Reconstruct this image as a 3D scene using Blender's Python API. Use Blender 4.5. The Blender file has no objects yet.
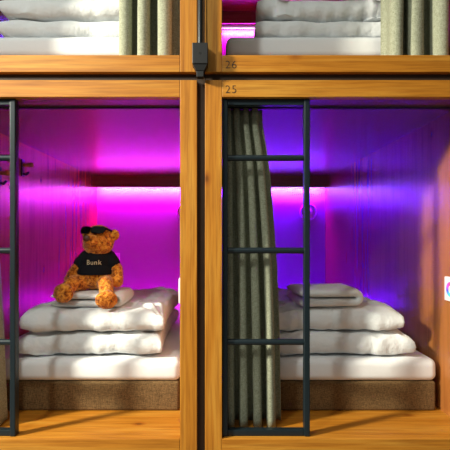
import bpy, bmesh, math, random
from mathutils import Vector, Matrix, noise
from mathutils.bvhtree import BVHTree
random.seed(7)
C = bpy.context.scene
COL = C.collection
S = 285.0                      # pixels per metre on the front plane of the pods (y = 0)
D = 410.0 / S                  # camera distance from that plane
ZC = 1.0                       # camera height
def X(p, r=1.0): return (p - 218.0) * r / S
def Z(p, r=1.0): return ZC + (235.0 - p) * r / S

# ------------------------------------------------------------------ materials
def lin(r, g, b):
    f = lambda c: (c/255/12.92) if c/255 <= .04045 else ((c/255+.055)/1.055)**2.4
    return (f(r), f(g), f(b), 1)

class NT:
    def __init__(s, name):
        s.m = bpy.data.materials.new(name); s.m.use_nodes = True
        s.n = s.m.node_tree.nodes; s.l = s.m.node_tree.links
        s.b = s.n['Principled BSDF']
    def node(s, t, **kw):
        n = s.n.new(t)
        for k, v in kw.items():
            if k.startswith('i_'): n.inputs[k[2:].replace('_', ' ')].default_value = v
            else: setattr(n, k, v)
        return n
    def link(s, a, b): s.l.new(a, b)
    def coords(s, scale, rnd=True):
        tc = s.node('ShaderNodeTexCoord'); mp = s.node('ShaderNodeMapping')
        mp.inputs['Scale'].default_value = scale
        s.link(tc.outputs['Object'], mp.inputs['Vector'])
        if rnd:
            oi = s.node('ShaderNodeObjectInfo'); mu = s.node('ShaderNodeMath', operation='MULTIPLY'); mu.inputs[1].default_value = 37.0
            s.link(oi.outputs['Random'], mu.inputs[0])
            cx = s.node('ShaderNodeCombineXYZ')
            for i in range(3): s.link(mu.outputs[0], cx.inputs[i])
            s.link(cx.outputs[0], mp.inputs['Location'])
        return mp.outputs['Vector']
    def ramp(s, fac, stops):
        r = s.node('ShaderNodeValToRGB'); e = r.color_ramp.elements
        e[0].position, e[0].color = stops[0]; e[1].position, e[1].color = stops[-1]
        for p, c in stops[1:-1]:
            k = e.new(p); k.color = c
        s.link(fac, r.inputs[0]); return r.outputs[0]
    def noise(s, vec, scale, detail=4, rough=.55, dist=0):
        n = s.node('ShaderNodeTexNoise'); n.inputs['Scale'].default_value = scale
        n.inputs['Detail'].default_value = detail; n.inputs['Roughness'].default_value = rough; n.inputs['Distortion'].default_value = dist
        s.link(vec, n.inputs['Vector']); return n.outputs['Fac']
    def mix(s, fac, a, b, mode='MIX'):
        m = s.node('ShaderNodeMix', data_type='RGBA', blend_type=mode)
        if isinstance(fac, float): m.inputs[0].default_value = fac
        else: s.link(fac, m.inputs[0])
        for v, i in ((a, 6), (b, 7)):
            if isinstance(v, tuple): m.inputs[i].default_value = v
            else: s.link(v, m.inputs[i])
        return m.outputs[2]
    def bump(s, h, strength, dist=.002):
        b = s.node('ShaderNodeBump'); b.inputs['Strength'].default_value = strength; b.inputs['Distance'].default_value = dist
        s.link(h, b.inputs['Height']); s.link(b.outputs[0], s.b.inputs['Normal'])

def wood(name, axis, c_light, c_mid, c_dark, rough, knots=True, spec=.5, fine_amt=.72, coat=0.0):
    t = NT(name)
    sc = [16, 16, 16]; sc[axis] = 1.1
    v = t.coords(tuple(sc))
    n1 = t.noise(v, 1.6, 6, .6, .6)
    sc2 = [150, 150, 150]; sc2[axis] = 5
    n2 = t.noise(t.coords(tuple(sc2)), 1.0, 3)
    col = t.ramp(n1, [(.3, c_dark), (.5, c_mid), (.7, c_light)])
    fine = t.ramp(n2, [(.33, (.62, .56, .5, 1)), (.55, (1, 1, 1, 1))])
    col = t.mix(fine_amt, col, fine, 'MULTIPLY')
    if knots:
        sk = [5.5, 5.5, 5.5]; sk[axis] = 3.2
        vo = t.node('ShaderNodeTexVoronoi'); vo.inputs['Scale'].default_value = 1.0
        t.link(t.coords(tuple(sk)), vo.inputs['Vector'])
        k = t.ramp(vo.outputs['Distance'], [(.02, (.25, .14, .08, 1)), (.055, (.75, .6, .5, 1)), (.11, (1, 1, 1, 1))])
        col = t.mix(.8, col, k, 'MULTIPLY')
    t.link(col, t.b.inputs['Base Color'])
    t.b.inputs['Roughness'].default_value = rough
    t.b.inputs['Specular IOR Level'].default_value = spec
    t.b.inputs['Coat Weight'].default_value = coat; t.b.inputs['Coat Roughness'].default_value = rough*.9
    t.bump(n2, .12 if not coat else .03, .001)
    return t.m

OAK = (lin(198, 140, 52), lin(184, 119, 34), lin(168, 104, 24))
WOOD_X = wood('oak_grain_across', 0, *OAK, .5, True, .3)
WOOD_Z = wood('oak_grain_upright', 2, *OAK, .5, True, .3)
PAN = (lin(174, 109, 54), lin(164, 101, 48), lin(142, 85, 39))
PANEL_Z = wood('oak_laminate_side', 2, *PAN, .27, True, 1.0, .10, .9)
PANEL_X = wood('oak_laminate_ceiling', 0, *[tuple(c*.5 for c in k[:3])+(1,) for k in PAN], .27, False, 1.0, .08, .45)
FLOORW = wood('oak_pod_floor', 0, *OAK, .38)

def plain(name, col, rough=.5, metal=0.0, bump=None, spec=.5, var=0.0):
    t = NT(name)
    v = t.coords((1, 1, 1))
    n = t.noise(v, bump[0] if bump else 40, 4)
    if var:
        c2 = tuple(c*(1-var) for c in col[:3]) + (1,)
        t.link(t.ramp(n, [(.3, c2), (.65, col)]), t.b.inputs['Base Color'])
    else: t.b.inputs['Base Color'].default_value = col
    t.b.inputs['Roughness'].default_value = rough; t.b.inputs['Metallic'].default_value = metal
    t.b.inputs['Specular IOR Level'].default_value = spec
    if bump: t.bump(n, bump[1], bump[2])
    return t.m
BACKP = plain('pale_back_panel', lin(158, 154, 154), .32, var=.03)
STEEL = plain('dark_powder_coated_steel', lin(26, 38, 44), .36, .2, (220, .1, .001), .5, .12)
POLE = plain('black_gloss_steel', lin(44, 46, 46), .25, .5, None, .5, .1)
BLACK = plain('black_plastic', lin(30, 30, 30), .42, 0, (200, .08, .001), .5, .1)
HOLE = plain('recess_shade_black', lin(6, 6, 6), .8)
GAP_BROWN = plain('dark_brown_gap_tone', lin(54, 36, 17), .7, var=.2)
RAILM = plain('dark_curtain_track', lin(18, 15, 15), .5)
COTTON = plain('white_cotton', lin(230, 233, 234), .85, 0, (30, .6, .010), .2, .02)
SHEET = plain('white_sheet', lin(236, 238, 240), .85, 0, (16, .3, .006), .2, .02)
TERRY = plain('white_terry', lin(236, 238, 238), .95, 0, (420, .6, .003), .1, .05)
PLATE = plain('white_plastic', lin(236, 234, 230), .35)
GREYP = plain('grey_plastic', lin(200, 198, 198), .4)
INK = plain('dark_printed_ink', lin(46, 28, 14), .6)
SHIRT = plain('black_jersey', lin(20, 20, 27), .85, 0, (300, .3, .002), .2, .2)
LENS = plain('black_lens', lin(10, 8, 12), .4, 0, None, .05)
CREAM = plain('cream_print', lin(226, 200, 160), .7)
NOSE = plain('brown_nose', lin(92, 46, 24), .5, var=.3)
PEGW = plain('brown_peg_wood', lin(214, 134, 50), .5, var=.3)
PLINTHM = plain('black_plinth', lin(26, 24, 22), .6)
FLOORM = plain('grey_corridor_floor', lin(120, 112, 104), .5, var=.15, bump=(6, .1, .003))
WALLM = plain('painted_wall', lin(190, 186, 180), .8, var=.04)

def fabric(name, c1, c2, scale, rough=.9):
    t = NT(name)
    w1 = t.noise(t.coords((scale*2.5, scale*2.5, scale*.35)), 1, 2)
    w2 = t.noise(t.coords((scale*.35, scale*.35, scale*2.5)), 1, 2)
    sp = t.noise(t.coords((scale, scale, scale)), 1.3, 3, .7)
    mx = t.node('ShaderNodeMath', operation='ADD'); t.link(w1, mx.inputs[0]); t.link(w2, mx.inputs[1])
    m2 = t.node('ShaderNodeMath', operation='ADD'); t.link(mx.outputs[0], m2.inputs[0]); t.link(sp, m2.inputs[1])
    m3 = t.node('ShaderNodeMath', operation='DIVIDE'); t.link(m2.outputs[0], m3.inputs[0]); m3.inputs[1].default_value = 3
    t.link(t.ramp(m3.outputs[0], [(.38, c1), (.62, c2)]), t.b.inputs['Base Color'])
    t.b.inputs['Roughness'].default_value = rough; t.b.inputs['Specular IOR Level'].default_value = .15
    t.bump(m3.outputs[0], .4, .0015)
    return t.m
CURT = fabric('olive_grey_woven', lin(116, 120, 98), lin(186, 188, 164), 260)
BOXF = fabric('brown_woven_upholstery', lin(74, 56, 34), lin(134, 106, 70), 190)

def fur():
    t = NT('mottled_orange_plush')
    n = t.noise(t.coords((1, 1, 1)), 62, 5, .65, .5)
    t.link(t.ramp(n, [(.35, lin(104, 46, 10)), (.45, lin(200, 104, 24)), (.62, lin(250, 168, 60))]), t.b.inputs['Base Color'])
    t.b.inputs['Roughness'].default_value = .9; t.b.inputs['Specular IOR Level'].default_value = .1
    t.b.inputs['Sheen Weight'].default_value = .3
    n2 = t.noise(t.coords((1, 1, 1)), 260, 3, .7)
    t.bump(n2, .8, .004)
    return t.m
FUR = fur()

def wheel():
    t = NT('colour_wheel_print')
    tc = t.node('ShaderNodeTexCoord'); sp = t.node('ShaderNodeSeparateXYZ'); t.link(tc.outputs['Object'], sp.inputs[0])
    at = t.node('ShaderNodeMath', operation='ARCTAN2'); t.link(sp.outputs['Z'], at.inputs[0]); t.link(sp.outputs['Y'], at.inputs[1])
    mr = t.node('ShaderNodeMapRange'); mr.inputs['To Min'].default_value = .22; mr.inputs['To Max'].default_value = 1.22; mr.inputs['From Min'].default_value = -math.pi; mr.inputs['From Max'].default_value = math.pi
    t.link(at.outputs[0], mr.inputs['Value'])
    hs = t.node('ShaderNodeCombineColor', mode='HSV'); fr = t.node('ShaderNodeMath', operation='FRACT'); t.link(mr.outputs[0], fr.inputs[0]); t.link(fr.outputs[0], hs.inputs[0])
    hs.inputs[1].default_value = .9; hs.inputs[2].default_value = .8
    t.link(hs.outputs[0], t.b.inputs['Base Color']); t.b.inputs['Roughness'].default_value = .3
    return t.m
WHEEL = wheel()

def led(name, col, strength):
    t = NT(name); t.b.inputs['Base Color'].default_value = (.8, .8, .8, 1)
    t.b.inputs['Emission Color'].default_value = col; t.b.inputs['Emission Strength'].default_value = strength
    return t.m

# ------------------------------------------------------------------ object helpers
def empty(name, loc, label, cat, group=None):
    o = bpy.data.objects.new(name, None); o.empty_display_size = .1; COL.objects.link(o); o.location = loc
    tag(o, label, cat, group); return o
def tag(o, label=None, cat=None, group=None, kind=None):
    if label: o['label'] = label
    if cat: o['category'] = cat
    if group: o['group'] = group
    if kind: o['kind'] = kind
    return o
def obj(name, bm, mat, parent=None, loc=None, smooth=False):
    me = bpy.data.meshes.new(name)
    bmesh.ops.recalc_face_normals(bm, faces=bm.faces[:])
    bm.to_mesh(me); bm.free()
    for m in (mat if isinstance(mat, (list, tuple)) else [mat]): me.materials.append(m)
    if smooth:
        for p in me.polygons: p.use_smooth = True
        if smooth == 'auto': me.set_sharp_from_angle(angle=math.radians(40))
    o = bpy.data.objects.new(name, me); COL.objects.link(o)
    if parent: o.parent = parent
    if loc is not None: o.location = loc
    return o
def copy_tree(o, parent=None):
    c = o.copy(); COL.objects.link(c)
    if parent: c.parent = parent
    for ch in [k for k in bpy.data.objects if k.parent == o]: copy_tree(ch, c)
    return c
def add_box(bm, x0, x1, y0, y1, z0, z1, bev=.0, seg=2):
    t = bmesh.new()
    bmesh.ops.create_cube(t, size=1)
    for v in t.verts: v.co = Vector((x0+(v.co.x+.5)*(x1-x0), y0+(v.co.y+.5)*(y1-y0), z0+(v.co.z+.5)*(z1-z0)))
    if bev: bmesh.ops.bevel(t, geom=t.edges[:], offset=bev, segments=seg, profile=.5, affect='EDGES')
    merge(bm, t)
def merge(bm, t):
    me = bpy.data.meshes.new('tmp'); t.to_mesh(me); t.free(); bm.from_mesh(me); bpy.data.meshes.remove(me)
def box(*a, **k):
    bm = bmesh.new(); add_box(bm, *a, **k); return bm
def add_cyl(bm, a, b, r0, r1=None, n=20, bev=0.0):
    a, b = Vector(a), Vector(b); r1 = r0 if r1 is None else r1
    t = bmesh.new(); L = (b-a).length
    bmesh.ops.create_cone(t, cap_ends=True, segments=n, radius1=r0, radius2=r1, depth=L)
    if bev:
        es = [e for e in t.edges if len(e.link_faces) == 2 and any(len(f.verts) > 4 for f in e.link_faces)]
        bmesh.ops.bevel(t, geom=es, offset=bev, segments=2, profile=.5, affect='EDGES')
    q = (b-a).to_track_quat('Z', 'Y').to_matrix().to_4x4()
    bmesh.ops.transform(t, matrix=Matrix.Translation((a+b)/2) @ q, verts=t.verts)
    merge(bm, t)
def add_ell(bm, c, r, rot=None, n=24):
    t = bmesh.new(); bmesh.ops.create_uvsphere(t, u_segments=n, v_segments=n//2+2, radius=1)
    M = Matrix.Translation(Vector(c)) @ (rot.to_4x4() if rot else Matrix()) @ Matrix.Diagonal((*r, 1))
    bmesh.ops.transform(t, matrix=M, verts=t.verts); merge(bm, t)
def add_torus(bm, c, R, r, axis='Y', n=40, k=12, squash=1.0):
    vs = []
    for i in range(n):
        a = 2*math.pi*i/n; ring = []
        for j in range(k):
            b = 2*math.pi*j/k; rr = R + r*math.cos(b); h = r*math.sin(b)*squash
            p = {'Y': (rr*math.cos(a), h, rr*math.sin(a)), 'X': (h, rr*math.cos(a), rr*math.sin(a)), 'Z': (rr*math.cos(a), rr*math.sin(a), h)}[axis]
            ring.append(bm.verts.new(Vector(c)+Vector(p)))
        vs.append(ring)
    for i in range(n):
        for j in range(k): bm.faces.new((vs[i][j], vs[(i+1)%n][j], vs[(i+1)%n][(j+1)%k], vs[i][(j+1)%k]))
def add_text(name, body, size, mat, parent, loc, rot=(math.pi/2, 0, 0), thin=0.0, ext=.0003):
    cu = bpy.data.curves.new(name, 'FONT'); cu.body = body; cu.size = size; cu.extrude = ext; cu.offset = thin
    cu.align_x = 'LEFT'; cu.space_character = 1.12
    o = bpy.data.objects.new(name, cu); COL.objects.link(o)
    dg = bpy.context.evaluated_depsgraph_get(); dg.update()
    me = bpy.data.meshes.new_from_object(o.evaluated_get(dg))
    bpy.data.objects.remove(o); me.name = name
    me.materials.clear(); me.materials.append(mat)
    o = bpy.data.objects.new(name, me); COL.objects.link(o)
    o.parent = parent; o.location = loc; o.rotation_euler = rot
    return o

# ------------------------------------------------------------------ setting
CEIL = 3.3
tag(obj('floor', box(-4.6, 4.2, -3.2, 2.5, -.05, 0), FLOORM), kind='structure')
tag(obj('ceiling', box(-4.6, 4.2, -3.2, 2.5, CEIL, CEIL+.05), WALLM), kind='structure')
tag(obj('wall_back', box(-4.6, 4.2, 2.4, 2.5, 0, CEIL), WALLM), kind='structure')
PW = 256/S; ST = 17/S; PD = 2.10       # pod opening width, frame bar width, depth
OH = 342/S                              # opening height
LX, RX = X(-76), X(222)                 # left edge of each opening
LZ, UZ = Z(439), Z(55)                  # opening floor heights
tag(obj('baseboard_front', box(LX-ST, RX+PW+ST, .04, .07, 0, LZ-ST), PLINTHM), kind='structure')
# recessed strips added near the front so the gaps read dark brown, not black
bm = bmesh.new()
add_box(bm, LX+PW+ST, RX-ST, .020, .05, 0, UZ+OH+ST)
tag(obj('gap_strip_1', bm, GAP_BROWN), kind='structure')
bm = bmesh.new()
add_box(bm, LX-ST, RX+PW+ST, .021, .05, LZ+OH+ST, UZ-ST)
tag(obj('gap_strip_2', bm, GAP_BROWN), kind='structure')

# ------------------------------------------------------------------ sleeping pods
G = 'oak sleeping pods in two tiers'
GLOW_FILL_W = .42
def pod(x, z, label, led_col, power, number=None, num_on=None, rail_num_px=None):
    """x,z: left edge and floor of the opening"""
    r = empty('sleeping_pod', (x, 0, z), label, 'sleeping pod', G)
    b = .0016
    obj('stile', box(-ST, 0, 0, .03, -ST, OH+ST, bev=b), WOOD_Z, r)
    obj('stile', box(PW, PW+ST, 0, .03, -ST, OH+ST, bev=b), WOOD_Z, r)
    rails = [obj('rail', box(.0006, PW-.0006, 0, .03, -ST, 0, bev=b), WOOD_X, r),
             obj('rail', box(.0006, PW-.0006, 0, .03, OH, OH+ST, bev=b), WOOD_X, r)]
    obj('side_panel', box(-.025, 0, .03, PD, -.04, OH+.04), PANEL_Z, r)
    obj('side_panel', box(PW, PW+.025, .03, PD, -.04, OH+.04), PANEL_Z, r)
    obj('floor_panel', box(0, PW, .03, PD, -.04, 0), FLOORW, r)
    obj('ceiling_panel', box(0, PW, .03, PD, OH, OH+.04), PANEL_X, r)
    yb = .426*1.0*0 + 1.426*D
    obj('back_panel', box(0, PW, yb, PD, 0, OH), BACKP, r)
    yp = 1.34*D
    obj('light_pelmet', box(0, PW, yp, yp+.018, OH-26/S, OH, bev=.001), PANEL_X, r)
    zs = OH - 24/S
    ls = obj('led_strip', box(.01, PW-.01, yb-.012, yb-.0005, zs, zs+.012), led('led_glow', led_col, 3), r)
    la = bpy.data.lights.new('led_light', 'AREA'); la.shape = 'RECTANGLE'; la.size = PW-.02; la.size_y = .008
    la.color = led_col[:3]; la.energy = power
    lo = bpy.data.objects.new('led_light', la); COL.objects.link(lo); lo.parent = r
    lo.location = (PW/2, yb-.022, zs-.001); lo.rotation_euler = (math.radians(12), 0, 0); la.spread = math.radians(140)
    lw = bpy.data.lights.new('white_glow_fill', 'AREA'); lw.shape = 'RECTANGLE'; lw.size = PW-.05; lw.size_y = .006  # added white fill, no real lamp: bleaches the glow just under the pelmet
    lw.color = (1, .85, .95); lw.energy = GLOW_FILL_W; lw.spread = math.radians(75)
    wo = bpy.data.objects.new('white_glow_fill', lw); COL.objects.link(wo); wo.parent = r
    wo.location = (PW/2, yp+.024, OH-20/S); wo.rotation_euler = (math.radians(68), 0, 0)
    obj('curtain_track', box(.002, PW-.002, .078*D-.007, .078*D+.007, OH-.007, OH), RAILM, r)
    if number:
        rl = rails[0 if num_on == 'bottom' else 1]
        h = 8.2/S
        zc = (-ST*.79) if num_on == 'bottom' else OH+ST*.23
        add_text('number', number, h*1.38, INK, rl, (X(225)-x, -.0004, zc), thin=-.0006)
    return r
MAG = (.74, .0, 1.0, 1); VIO = (.15, .0, 1.0, 1); PINK = (.9, .0, 1.0, 1); BLU = (.08, .0, 1.0, 1)
pod_ll = pod(LX, LZ, 'oak sleeping pod glowing magenta inside, with the teddy bear sitting in it', MAG, 26)
pod_lr = pod(RX, LZ, 'oak sleeping pod numbered 25, glowing violet behind its drawn olive curtain', VIO, 42, '25', 'top')
pod_ul = pod(LX, UZ, 'oak sleeping pod above the teddy bear, with violet glow beside its pillows', BLU, 24)
pod_ur = pod(RX, UZ, 'oak sleeping pod numbered 26 on its bottom rail, glowing pink inside', PINK, 17, '26', 'bottom')

# ------------------------------------------------------------------ ladders
yl = .0104*D
def ladder(x, z, label):
    r = empty('pod_ladder', (x, yl, z), label, 'ladder', 'dark steel ladders in the pod openings')
    W = 89/S; w = .0195; dp = .03
    for xx in (0.001, W-w): obj('rail', box(xx, xx+w, 0, dp, .0005, OH-.0005, bev=.0025), STEEL, r)
    for name, zz in (('top_bar', OH-.022), ('bottom_bar', .0005)):
        obj(name, box(w+.001, W-w, .004, dp-.002, zz, zz+.0215, bev=.002), STEEL, r)
    for py in (158, 250.5, 342):
        zz = (235-py)*1.02/S + ZC - z
        bm = bmesh.new(); add_cyl(bm, (w+.001, dp/2, zz), (W-w, dp/2, zz), .0108, n=20)
        obj('rung', bm, STEEL, r, smooth='auto')
    return r
ladder(LX, LZ, 'dark steel ladder in the pod with the teddy bear')
ladder(RX, LZ, 'dark steel ladder in front of the olive curtain of pod 25')

# post with clamp block between the two upper pods
r = empty('support_post', (X(200.5), -.03, Z(74)), 'black steel post ending in a clamp block between the two upper pods', 'post')
zz = lambda p: ZC+(235-p)*.974/S-Z(74)
bm = bmesh.new(); add_cyl(bm, (0, .012, zz(46)), (0, .012, CEIL-Z(74)), .0098, n=28); obj('pole', bm, POLE, r, smooth='auto')
bm = bmesh.new(); add_box(bm, -.0265, .0265, -.012, .030, zz(64), zz(43), bev=.002); obj('clamp_block', bm, BLACK, r)
bm = bmesh.new()
t = bmesh.new(); bmesh.ops.create_cube(t, size=1)
for v in t.verts:
    top = v.co.z > 0
    v.co = Vector((v.co.x*(.049 if top else .027), (.009 + v.co.y*(.036 if top else .026)), zz(64) if top else zz(70)))
merge(bm, t); add_box(bm, -.012, .012, -.002, .022, zz(76), zz(70), bev=.001); obj('neck', bm, BLACK, r)
bm = bmesh.new(); add_cyl(bm, (0, -.0127, zz(53.5)), (0, -.0115, zz(53.5)), .0042, n=16); obj('screw_hole_shade', bm, HOLE, r)  # flat black disc, the shade inside the screw hole put into its colour

# ------------------------------------------------------------------ curtains
def curtain(x0t, x1t, x0b, x1b, z0, z1, yc, n, A, B, seed, label, gather=0.0, ph=0.0, bell=None, nz=40):
    rnd = random.Random(seed)
    bm = bmesh.new(); NU = n*26
    # irregular fold phases and depths
    w = [rnd.uniform(.75, 1.3) for _ in range(n)]; tot = sum(w); w = [k/tot for k in w]
    amp = [rnd.uniform(.75, 1.2) for _ in range(n+1)]
    def phase(u):
        a = 0
        for i, k in enumerate(w):
            if u <= a+k or i == n-1: return i + (u-a)/k, i
            a += k
    rows = []
    for j in range(nz+1):
        f = j/nz                    # 0 top .. 1 bottom
        z = z1 + (z0-z1)*f
        e = bell(f) if bell else f
        xa = x0t + (x0b-x0t)*e; xb = x1t + (x1b-x1t)*e
        row = []
        for i in range(NU+1):
            u = i/NU; p, k = phase(u)
            fr = p-k
            am = amp[k]*(1-fr)+amp[k+1]*fr
            s = math.sin(2*math.pi*p+ph)
            ampz = A*am*((.32+.68*e) if bell else 1)
            wob = noise.noise(Vector((u*5+seed, f*2.2, seed*.7)))*.35
            x = xa + (xb-xa)*u + B*math.sin(4*math.pi*p+2*ph)*(xb-xa)/n*.5 + wob*.006
            y = yc + ampz*s*(1+.3*wob) + .006*noise.noise(Vector((u*9, f*3, seed)))
            row.append(bm.verts.new((x, y, z)))
        rows.append(row)
    for j in range(nz):
        for i in range(NU): bm.faces.new((rows[j][i], rows[j][i+1], rows[j+1][i+1], rows[j+1][i]))
    cx = (x0b+x1b)/2
    bmesh.ops.translate(bm, verts=bm.verts, vec=(-cx, -yc, -z0))
    o = obj('curtain', bm, CURT, None, (cx, yc, z0), smooth=True)
    m = o.modifiers.new('thick', 'SOLIDIFY'); m.thickness = .0022; m.offset = 0
    tag(o, label, 'curtain', 'olive curtains drawn aside in the pods'); return o
yc = .078*D; rr = 1.078
topl, topu = LZ+OH-.0075, UZ+OH-.0075
def bellr(f):
    K = ((0, 0), (.05, .02), (.12, .22), (.2, .40), (.3, .54), (.5, .78), (.7, .9), (1, 1))
    for (a, p), (b, q) in zip(K, K[1:]):
        if f <= b: return p+(q-p)*(f-a)/(b-a)
    return 1
curtain(X(225, rr), X(261, rr), X(226, rr), X(280, rr), LZ+.003, topl, yc, 4, .042, -.30, 3, 'full length olive woven curtain behind the ladder of pod 25', ph=2.4, bell=bellr)
curtain(LX+.012, X(-24, rr), LX+.014, X(4, rr), LZ+.003, topl, yc, 4, .036, -.3, 5, 'olive curtain behind the ladder in the pod with the teddy bear', ph=1.0, bell=bellr)
curtain(X(119, rr), X(178, rr), X(119, rr), X(177.5, rr), UZ+.003, topu, yc+.008, 3, .058, -.34, 11, 'olive curtain next to the pillows in the violet upper pod', ph=1.9)
curtain(X(386, rr), X(449, rr), X(386, rr), X(450, rr), UZ+.003, topu, yc+.008, 3, .058, -.34, 14, 'olive curtain beside the pillow stack in pod 26', ph=1.9)

# ------------------------------------------------------------------ beds
def soft_box(w, d, h, rad, seed, wr=.003, n=(44, 60, 10)):
    """rounded slab with gentle creases, base at z=0, front at y=0"""
    bm = box(-w/2, w/2, 0, d, 0, h, bev=rad, seg=6)
    bmesh.ops.subdivide_edges(bm, edges=[e for e in bm.edges if e.calc_length() > .12], cuts=36, use_grid_fill=True)
    for v in bm.verts:
        p = v.co; q = Vector((p.x*7+seed, p.y*7, p.z*11))
        k = noise.noise(q)*wr + noise.noise(q*2.6)*wr*.5
        kz = max(0, min(1, (p.z)/(h*.4))); ky = 1 if p.y > .02 else .9
        p.z += k*kz*.8 if p.z > h*.6 else 0
        if p.y < d*.2: p.y += k*.9*kz
    return bm
y_bed = .159*D
def bed(x, z, base_h, label, seed):
    cx = x+PW/2
    r = empty('pod_bed', (cx, y_bed, z), label, 'bed', 'beds inside the pods')
    w = PW-.05; L = 1.426*D-y_bed-.02
    o = obj('box_base', soft_box(w, L, base_h, .010, seed, .0012), BOXF, r, smooth='auto')
    o = obj('mattress', soft_box(w+.012, L, .090, .028, seed+3, .004), SHEET, r, (0, -.004, base_h), smooth=True)
    return z + base_h + .090
bl = bed(LX, LZ, .119, 'brown based bed with white sheeted mattress under the bear and its pillows', 1)
br = bed(RX, LZ, .119, 'brown based bed with white sheeted mattress in pod 25', 9)
bul = bed(LX, UZ, .090, 'bed with white sheeted mattress in the violet upper pod', 17)
bur = bed(RX, UZ, .090, 'bed with white sheeted mattress in pod 26', 23)

def pillow(cx, y0, z, w, d, h, seed, label, group, rotz=0.0, ptip=.05, flat=.2, mat=None, tipz=0.0, name='pillow', cat='pillow', pw=7.0, wk=1.0):
    bm = bmesh.new(); N, M = 64, 64
    rnd = random.Random(seed)
    ang = [rnd.uniform(0, 6.28) for _ in range(8)]
    def pt(u, v, s):
        a = max(0, (1-abs(u)**pw)*(1-abs(v)**pw))
        t = a**flat
        x = u*w/2*(1-ptip*(1-v*v)); y = v*d/2*(1-ptip*(1-u*u))
        q = Vector((u*2.3+seed, v*2.3, s*.4))
        wr = noise.noise(q*1.5)*.007 + noise.noise(Vector((u*7+seed, v*3, s)))*.006
        # creases radiating from the corners
        cu, cv = abs(u)-1, abs(v)-1
        rr_ = math.hypot(cu, cv); an = math.atan2(cv, cu)
        wr += math.sin(an*11+ang[(u > 0)*2+(v > 0)]*3)*.009*math.exp(-((rr_-.34)/.2)**2)
        # long drag lines on the front edge
        wr += noise.ridged_multi_fractal(Vector((u*4.6+v*1.4+seed*1.7, v*2.2+u*.6, seed)), 1.0, 2.1, 3, 1.0, 2.0)*.0055
        wr *= wk; edge = min(1, a*8)
        zz = s*h/2*t + wr*edge*(1 if s > 0 else .2)
        zz += tipz*(abs(u)**4)
        fy = wr*1.6*edge if v < -.6 else 0
        x += noise.noise(Vector((u*2, v*3, seed+5)))*.006*(abs(u)**3)
        y += noise.noise(Vector((u*3.2, v*2, seed+9)))*.012*(abs(v)**3) + fy
        return (x, y, zz)
    def cmap(i, n):        # denser towards the rim
        k = -1+2*i/n
        return math.sin(k*math.pi/2)*.55+k*.45
    top = [[None]*(M+1) for _ in range(N+1)]; bot = [[None]*(M+1) for _ in range(N+1)]
    for i in range(N+1):
        for j in range(M+1):
            u, v = cmap(i, N), cmap(j, M)
            top[i][j] = bm.verts.new(pt(u, v, 1))
            bot[i][j] = top[i][j] if i in (0, N) or j in (0, M) else bm.verts.new(pt(u, v, -1))
    for i in range(N):
        for j in range(M):
            bm.faces.new((top[i][j], top[i+1][j], top[i+1][j+1], top[i][j+1]))
            try: bm.faces.new((bot[i][j], bot[i][j+1], bot[i+1][j+1], bot[i+1][j]))
            except ValueError: pass
    o = obj(name, bm, mat or COTTON, None, (cx, y0+d/2, z+h/2), smooth=True); o.rotation_euler.z = rotz
    tag(o, label, cat, group); return o

PG = 'white pillows stacked on the beds'
cl, cr = LX+PW/2, RX+PW/2
px = 1/S
# pod with the bear
pillow(cl+15*px, y_bed+.006, bl, 172*px, .72, .094, 2, 'white pillow lying flat on the mattress, under the pillow that carries the bear', PG)
pillow(cl+19*px, y_bed+.002, bl+.095, 170*px, .74, .102, 6, 'plump white pillow directly under the towel and teddy bear', PG)
# pod 25
pillow(cr+13*px, y_bed+.006, br, 172*px, .72, .094, 12, 'white pillow lying flat on the mattress of pod 25', PG)
pillow(cr+6*px, y_bed+.02, br+.095, 164*px, .72, .104, 15, 'plump white pillow with pointed corner under the folded towel in pod 25', PG, ptip=.07)
# violet upper pod
pillow(cl+2*px, y_bed+.008, bul, 190*px, .7, .086, 21, 'white pillow on the mattress of the violet upper pod', PG)
pillow(cl+2*px, y_bed+.012, bul+.087, 186*px, .7, .088, 25, 'white pillow on top of the stack in the violet upper pod', PG, ptip=.03)
# pod 26
pillow(cr+4*px, y_bed+.008, bur, 186*px, .7, .084, 31, 'smooth white pillow on the mattress of pod 26', PG)
pillow(cr+2*px, y_bed+.012, bur+.085, 178*px, .7, .090, 36, 'crumpled white pillow on top of the stack in pod 26', PG, wk=2.6)

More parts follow.
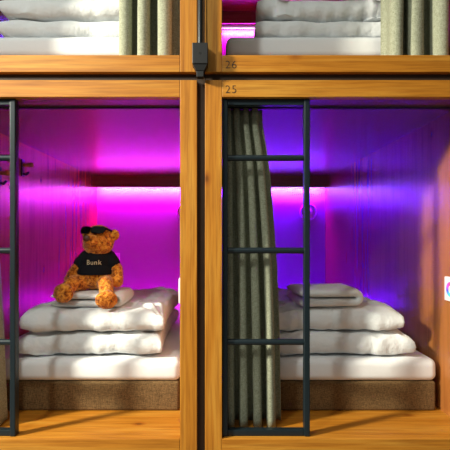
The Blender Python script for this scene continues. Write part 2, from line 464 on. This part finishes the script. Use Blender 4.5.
# ------------------------------------------------------------------ folded towels
def towel(cx, y0, z, w, d, h, seed, label, rotz=0.0):
    n = 2; th = h/n; bm = bmesh.new()
    path = []
    x0, x1 = -w/2+th*.5, w/2-th*.5
    for k in range(n):
        zc = th*(k+.5)
        xs = [x0+(x1-x0)*i/24 for i in range(25)]
        if k % 2: xs.reverse()
        path += [Vector((x, 0, zc)) for x in xs]
        if k < n-1:
            sx = xs[-1]; sg = 1 if k % 2 == 0 else -1
            for a in range(1, 8):
                q = -math.pi/2+math.pi*a/8
                path.append(Vector((sx+sg*math.cos(q)*th*.5, 0, zc+th*.5+math.sin(q)*th*.5)))
    M = 26; hw = th*.497
    rows = []
    P = len(path)
    for i, p in enumerate(path):
        t = (path[min(i+1, P-1)]-path[max(i-1, 0)]).normalized(); nrm = Vector((-t.z, 0, t.x))
        ring = []
        # cross-section: long rounded strip in y, both sides
        sec = []
        for j in range(M+1):
            v = -1+2*j/M; sec.append((v, (1-abs(v)**5)**.5))
        for (v, tt) in sec:
            ring.append((v, tt))
        for j in range(M-1, 0, -1):
            v = -1+2*j/M; ring.append((v, -(1-abs(v)**5)**.5))
        taper = 1.0
        if i < 3: taper = (.4, .8, .95)[i]
        if i > P-4: taper = (.4, .8, .95)[P-1-i]
        r = []
        for v, tt in ring:
            y = d/2 + v*d/2 + noise.noise(Vector((i*.12, v*2, seed)))*.008*abs(v)**2
            q = p + nrm*hw*tt*taper
            q = Vector((q.x, y, q.z + noise.noise(Vector((q.x*9+seed, y*9, 0)))*.003*(q.z/h)))
            r.append(bm.verts.new(q))
        rows.append(r)
    K = len(rows[0])
    for i in range(P-1):
        for j in range(K): bm.faces.new((rows[i][j], rows[i][(j+1)%K], rows[i+1][(j+1)%K], rows[i+1][j]))
    bm.faces.new(rows[0]); bm.faces.new(list(reversed(rows[-1])))
    o = obj('folded_towel', bm, TERRY, None, (cx, y0, z), smooth=True); o.rotation_euler.z = rotz
    tag(o, label, 'towel', 'folded white towels on the pillows'); return o
ztl = bl+.095+.104; ztr = br+.095+.106
TH = .066
y_tow = .194*D
towel(X(86, 1.22), y_tow, ztl, 88*px, .24, TH, 4, 'folded white towel the teddy bear sits on')
towel(X(327, 1.2)+.005, .188*D, ztr, 80*px, .25, .080, 8, 'folded white towel on the pillow in pod 25', rotz=math.radians(4))
towel(X(62, 1.2), .22*D, bul+.087+.09, 90*px, .24, .05, 16, 'folded white towel on the pillow stack of the violet upper pod')

# ------------------------------------------------------------------ teddy bear
def remeshed(bm, vox, smooth_it, fuzz, seed):
    me = bpy.data.meshes.new('tmp'); bm.to_mesh(me); bm.free()
    o = bpy.data.objects.new('tmp', me); COL.objects.link(o)
    m = o.modifiers.new('r', 'REMESH'); m.mode = 'VOXEL'; m.voxel_size = vox
    s = o.modifiers.new('s', 'SMOOTH'); s.factor = .5; s.iterations = smooth_it
    dg = bpy.context.evaluated_depsgraph_get(); dg.update()
    m2 = bpy.data.meshes.new_from_object(o.evaluated_get(dg))
    bpy.data.objects.remove(o)
    out = bmesh.new(); out.from_mesh(m2); bpy.data.meshes.remove(m2)
    if fuzz:
        out.normal_update()
        nr = [(v, v.normal.copy()) for v in out.verts]
        for v, n in nr:
            v.co += n*(noise.noise(v.co*150+Vector((seed, 0, 0)))*fuzz + noise.noise(v.co*55)*fuzz*.8)
    return out
def chain(bm, pts, rads, n=10):
    for (a, b), (ra, rb) in zip(zip(pts, pts[1:]), zip(rads, rads[1:])):
        a, b = Vector(a), Vector(b)
        for i in range(n+1):
            t = i/n; r = ra+(rb-ra)*t
            add_ell(bm, a.lerp(b, t), (r, r, r), n=14)
yb = .27*D
bear = empty('teddy_bear', (X(96.5, 1.27), yb, ztl+TH), 'orange plush teddy bear in a black shirt with sunglasses on its forehead', 'teddy bear')
Rh = Matrix.Rotation(math.radians(-19), 3, 'Z')      # head turned towards picture left
hc = Vector((.012, -.004, .220))
def hp(x, y, z): return hc + Rh @ Vector((x, y, z))
def torso(bm, g=0.0):
    add_ell(bm, (0, 0, .066), (.079+g, .070+g, .066+g), n=32)
    add_ell(bm, (.004, .004, .122), (.063+g, .058+g, .058+g), n=32)
armL = [(-.042, .004, .142), (-.085, -.012, .092), (-.104, -.040, .050)]
armR = [(.052, .004, .142), (.092, -.008, .090), (.100, -.030, .038)]
bm = bmesh.new(); torso(bm)
add_ell(bm, hc, (.069, .064, .066), Rh, n=32)
add_ell(bm, hp(0, -.006, -.022), (.068, .060, .048), Rh, n=32)      # cheeks
add_ell(bm, hp(0, -.056, -.004), (.036, .034, .030), Rh)           # muzzle
for s in (-1, 1):
    add_ell(bm, hp(s*.072, .012, .022), (.025, .012, .026), Rh)     # ears
chain(bm, armL, (.027, .027, .025)); chain(bm, armR, (.027, .027, .026))
footL = Vector((-.101, -.126, .000)); footR = Vector((.080, -.132, -.026))
chain(bm, [(-.052, -.03, .036), (-.082, -.074, .034), footL+Vector((0, .012, .004))], (.038, .032, .028))
chain(bm, [(.045, -.03, .036), (.062, -.078, .032), footR+Vector((0, .012, .006))], (.038, .032, .028))
add_ell(bm, footL, (.046, .022, .040), Matrix.Rotation(math.radians(-14), 3, 'Z'), n=28)
add_ell(bm, footR, (.046, .022, .039), Matrix.Rotation(math.radians(8), 3, 'Z'), n=28)
obj('body', remeshed(bm, .0036, 5, .0022, 1), FUR, bear, smooth=True)
# shirt: short sleeved, cropped above the belly
bm = bmesh.new(); torso(bm, .007)
Lm = Vector(armL[0]).lerp(Vector(armL[1]), .55); Rm = Vector(armR[0]).lerp(Vector(armR[1]), .50)
chain(bm, [armL[0], Lm], (.034, .034)); chain(bm, [armR[0], Rm], (.034, .034))
sh = remeshed(bm, .0034, 4, .0006, 4)
def cut(bm, co, no):
    bmesh.ops.bisect_plane(bm, geom=bm.verts[:]+bm.edges[:]+bm.faces[:], plane_co=co, plane_no=no, clear_outer=True)
cut(sh, (0, 0, .070), (0, 0, -1)); cut(sh, (0, 0, .177), (0, 0, 1))
dL = (Vector(armL[1])-Vector(armL[0])).normalized(); dR = (Vector(armR[1])-Vector(armR[0])).normalized()
bvh = BVHTree.FromBMesh(sh)
shirt = obj('shirt', sh, SHIRT, bear, smooth=True)
tag(shirt, 'black short sleeved shirt with a pale printed name')
def print_on(name, body, size, x, z, thin):
    o = add_text(name, body, size, CREAM, shirt, (0, 0, 0), (0, 0, 0), thin=thin, ext=0)
    b = bmesh.new(); b.from_mesh(o.data)
    bmesh.ops.subdivide_edges(b, edges=[e for e in b.edges if e.calc_length() > .004], cuts=2)
    wmax = max(v.co.x for v in b.verts)
    for v in b.verts:
        xx, z2 = x + v.co.x - wmax/2, z + v.co.y
        hit = bvh.ray_cast(Vector((xx, -.3, z2)), Vector((0, 1, 0)))
        v.co = Vector((xx, (hit[0].y if hit[0] else -.07)-.0022, z2))
    b.to_mesh(o.data); b.free(); return o
print_on('printed_name', 'Bunk', .029, .006, .114, 0)
bm = bmesh.new()
# sunglasses pushed up on the forehead
fz = .045
def lens(bm, cx, tilt):
    n = 28; R = Matrix.Rotation(tilt, 3, 'X')
    f, k = [], []
    for i in range(n):
        a = 2*math.pi*i/n; ca, sa = math.cos(a), math.sin(a)
        x = .029*math.copysign(abs(ca)**.7, ca); z = .0185*math.copysign(abs(sa)**.75, sa)*(1 if sa < 0 else .85)
        for lst, dy in ((f, -.0035), (k, .0035)):
            yy = dy + .010*(abs((cx+x)/.066)**2)*2.2
            lst.append(bm.verts.new(hp(cx+x, -.060+yy+z*.45, fz+z*.95)))
    bm.faces.new(f); bm.faces.new(list(reversed(k)))
    for i in range(n): bm.faces.new((f[i], f[(i+1)%n], k[(i+1)%n], k[i]))
for s in (-1, 1):
    b2 = bmesh.new(); lens(b2, s*.033, 0)
    if s < 0: gl = obj('sunglasses', bmesh.new(), LENS, bear)
    obj('lens', b2, LENS, gl)
bm = bmesh.new()
chain(bm, [hp(-.008, -.052, fz+.006), hp(.008, -.052, fz+.006)], (.004, .004), n=3)
for s in (-1, 1):
    b2 = bmesh.new(); add_cyl(b2, hp(s*.060, -.034, fz+.004), hp(s*.066, .020, fz-.010), .0045, n=12); obj('temple', b2, LENS, gl, smooth='auto')
nm = bpy.data.meshes.new('frame'); bm.to_mesh(nm); bm.free(); nm.materials.append(LENS); gl.data = nm
tag(gl, 'black sunglasses')
bm = bmesh.new(); add_ell(bm, hp(0, -.088, .008), (.017, .011, .014), Rh); obj('nose', bm, NOSE, bear, smooth=True)

# ------------------------------------------------------------------ fittings on the pod walls
def control(x, z, label):
    t = .015
    r = empty('light_controller', (x, .100*D, z), label, 'light controller', 'light controllers on the side panels')
    obj('face_plate', box(-t, -.0005, -.044, .044, -.047, .047, bev=.003), PLATE, r, smooth='auto')
    bm = bmesh.new(); add_torus(bm, (0, 0, 0), .022, .0075, 'X', squash=.2); obj('colour_ring', bm, WHEEL, r, (-t-.0005, 0, 0), smooth=True)
    bm = bmesh.new(); add_cyl(bm, (-t-.0015, 0, 0), (-t+.001, 0, 0), .011, n=24); obj('centre_button', bm, GREYP, r, smooth='auto')
zc = ZC-60/S
control(RX+PW, zc, 'white light controller with colour ring on the orange-lit side of pod 25')
control(LX+PW, zc, 'white light controller at the frame edge right of the teddy bear')
ybk = 1.426*D
def disc(x, z, label):
    r = empty('wall_spot', (x, ybk, z), label, 'wall light', 'round fittings on the pod back walls')
    bm = bmesh.new(); add_torus(bm, (0, -.010, 0), .064, .010, 'Y', n=56); obj('ring', bm, GREYP, r, smooth=True)
    bm = bmesh.new(); add_cyl(bm, (0, -.012, 0), (0, -.0005, 0), .062, n=48); obj('base_disc', bm, GREYP, r, smooth='auto')
    bm = bmesh.new(); add_ell(bm, (0, -.016, 0), (.034, .014, .034)); obj('centre_cap', bm, GREYP, r, smooth=True)
zd = Z(212, 2.426)
disc(X(308, 2.426), zd, 'round ring-shaped fitting on the violet back wall of pod 25')
disc(X(308, 2.426)-298/S, zd, 'round ring-shaped fitting half hidden by the frame right of the teddy bear')
r = empty('wall_socket', (X(111, 2.42), ybk, Z(258, 2.42)), 'rectangular wall socket on the magenta back wall behind the teddy bear', 'socket')
obj('socket_plate', box(-.075, .075, -.009, -.0005, -.043, .043, bev=.003), GREYP, r)
for s in (-1, 1):
    bm = bmesh.new(); add_cyl(bm, (s*.036, -.0105, 0), (s*.036, -.008, 0), .021, n=28); obj('outlet', bm, PLATE, r, smooth='auto')

def coat_hook(rt, px_, py, label):
    x = LX; y = (rt-1)*D; z = Z(py, rt); L = X(px_, rt)-LX
    r = empty('coat_hook', (x, y, z), label, 'coat hook', 'coat hooks on the side panel')
    obj('back_plate', box(.0005, .008, -.016, .016, -.06, .03, bev=.003), RAILM, r)
    bm = bmesh.new(); add_cyl(bm, (.007, 0, 0), (L-.012, 0, 0), .009, .0125, n=18); add_ell(bm, (L-.012, 0, 0), (.012, .0135, .0135), n=16)
    obj('peg', bm, PEGW, r, smooth='auto')
    bm = bmesh.new(); chain(bm, [(.006, 0, -.045), (.024, 0, -.050), (.034, 0, -.040)], (.006, .006, .006), n=5); obj('lower_prong', bm, RAILM, r, smooth=True)
coat_hook(1.5, 34, 165, 'brown wooden coat hook right of the ladder rail on the magenta side wall')
coat_hook(1.34, 10, 173, 'brown wooden coat hook left of the ladder rail on the magenta side wall')

# ------------------------------------------------------------------ lights of the corridor, plus an added overhead fill
def lamp(name, loc, energy, col, rad):
    la = bpy.data.lights.new(name, 'POINT'); la.energy = energy; la.color = col; la.shadow_soft_size = rad
    o = bpy.data.objects.new(name, la); COL.objects.link(o); o.location = loc; return o
sl = bpy.data.lights.new('corridor_spot', 'SPOT'); sl.energy = 2350; sl.color = (1, .95, .78); sl.shadow_soft_size = .22
sl.spot_size = math.radians(50); sl.spot_blend = 1.0
so = bpy.data.objects.new('corridor_spot', sl); COL.objects.link(so); so.location = (-4.2, -1.85, 3.0)
so.rotation_euler = (Vector((.2, 0, .45))-so.location).to_track_quat('-Z', 'Y').to_euler()
lamp('corridor_lamp', (-1.22, -1.75, 2.55), 84, (.96, 1, .93), .10)
la = bpy.data.lights.new('overhead_fill', 'AREA'); la.shape = 'RECTANGLE'; la.size = 2.4; la.size_y = .3; la.energy = 8; la.color = (1, 1, .90)  # added overhead fill for the pillow fronts, not a known lamp
lo = bpy.data.objects.new('overhead_fill', la); COL.objects.link(lo); lo.location = (-.7, -1.3, 3.2)
w = bpy.data.worlds.new('World'); C.world = w; w.use_nodes = True
bg = w.node_tree.nodes['Background']; bg.inputs[0].default_value = (.92, 1, 1, 1); bg.inputs[1].default_value = .12

# ------------------------------------------------------------------ camera
cam = bpy.data.cameras.new('camera'); cam.lens = 36*410/450; cam.sensor_width = 36
cam.shift_x = 7/450; cam.shift_y = 10/450; cam.clip_start = .02
co = bpy.data.objects.new('camera', cam); COL.objects.link(co); co.location = (0, -D, ZC); co.rotation_euler = (math.pi/2, 0, 0)
C.camera = co
vs = C.view_settings; vs.view_transform = 'Standard'; vs.look = 'None'; vs.gamma = 1; vs.exposure = 0; vs.use_curve_mapping = False
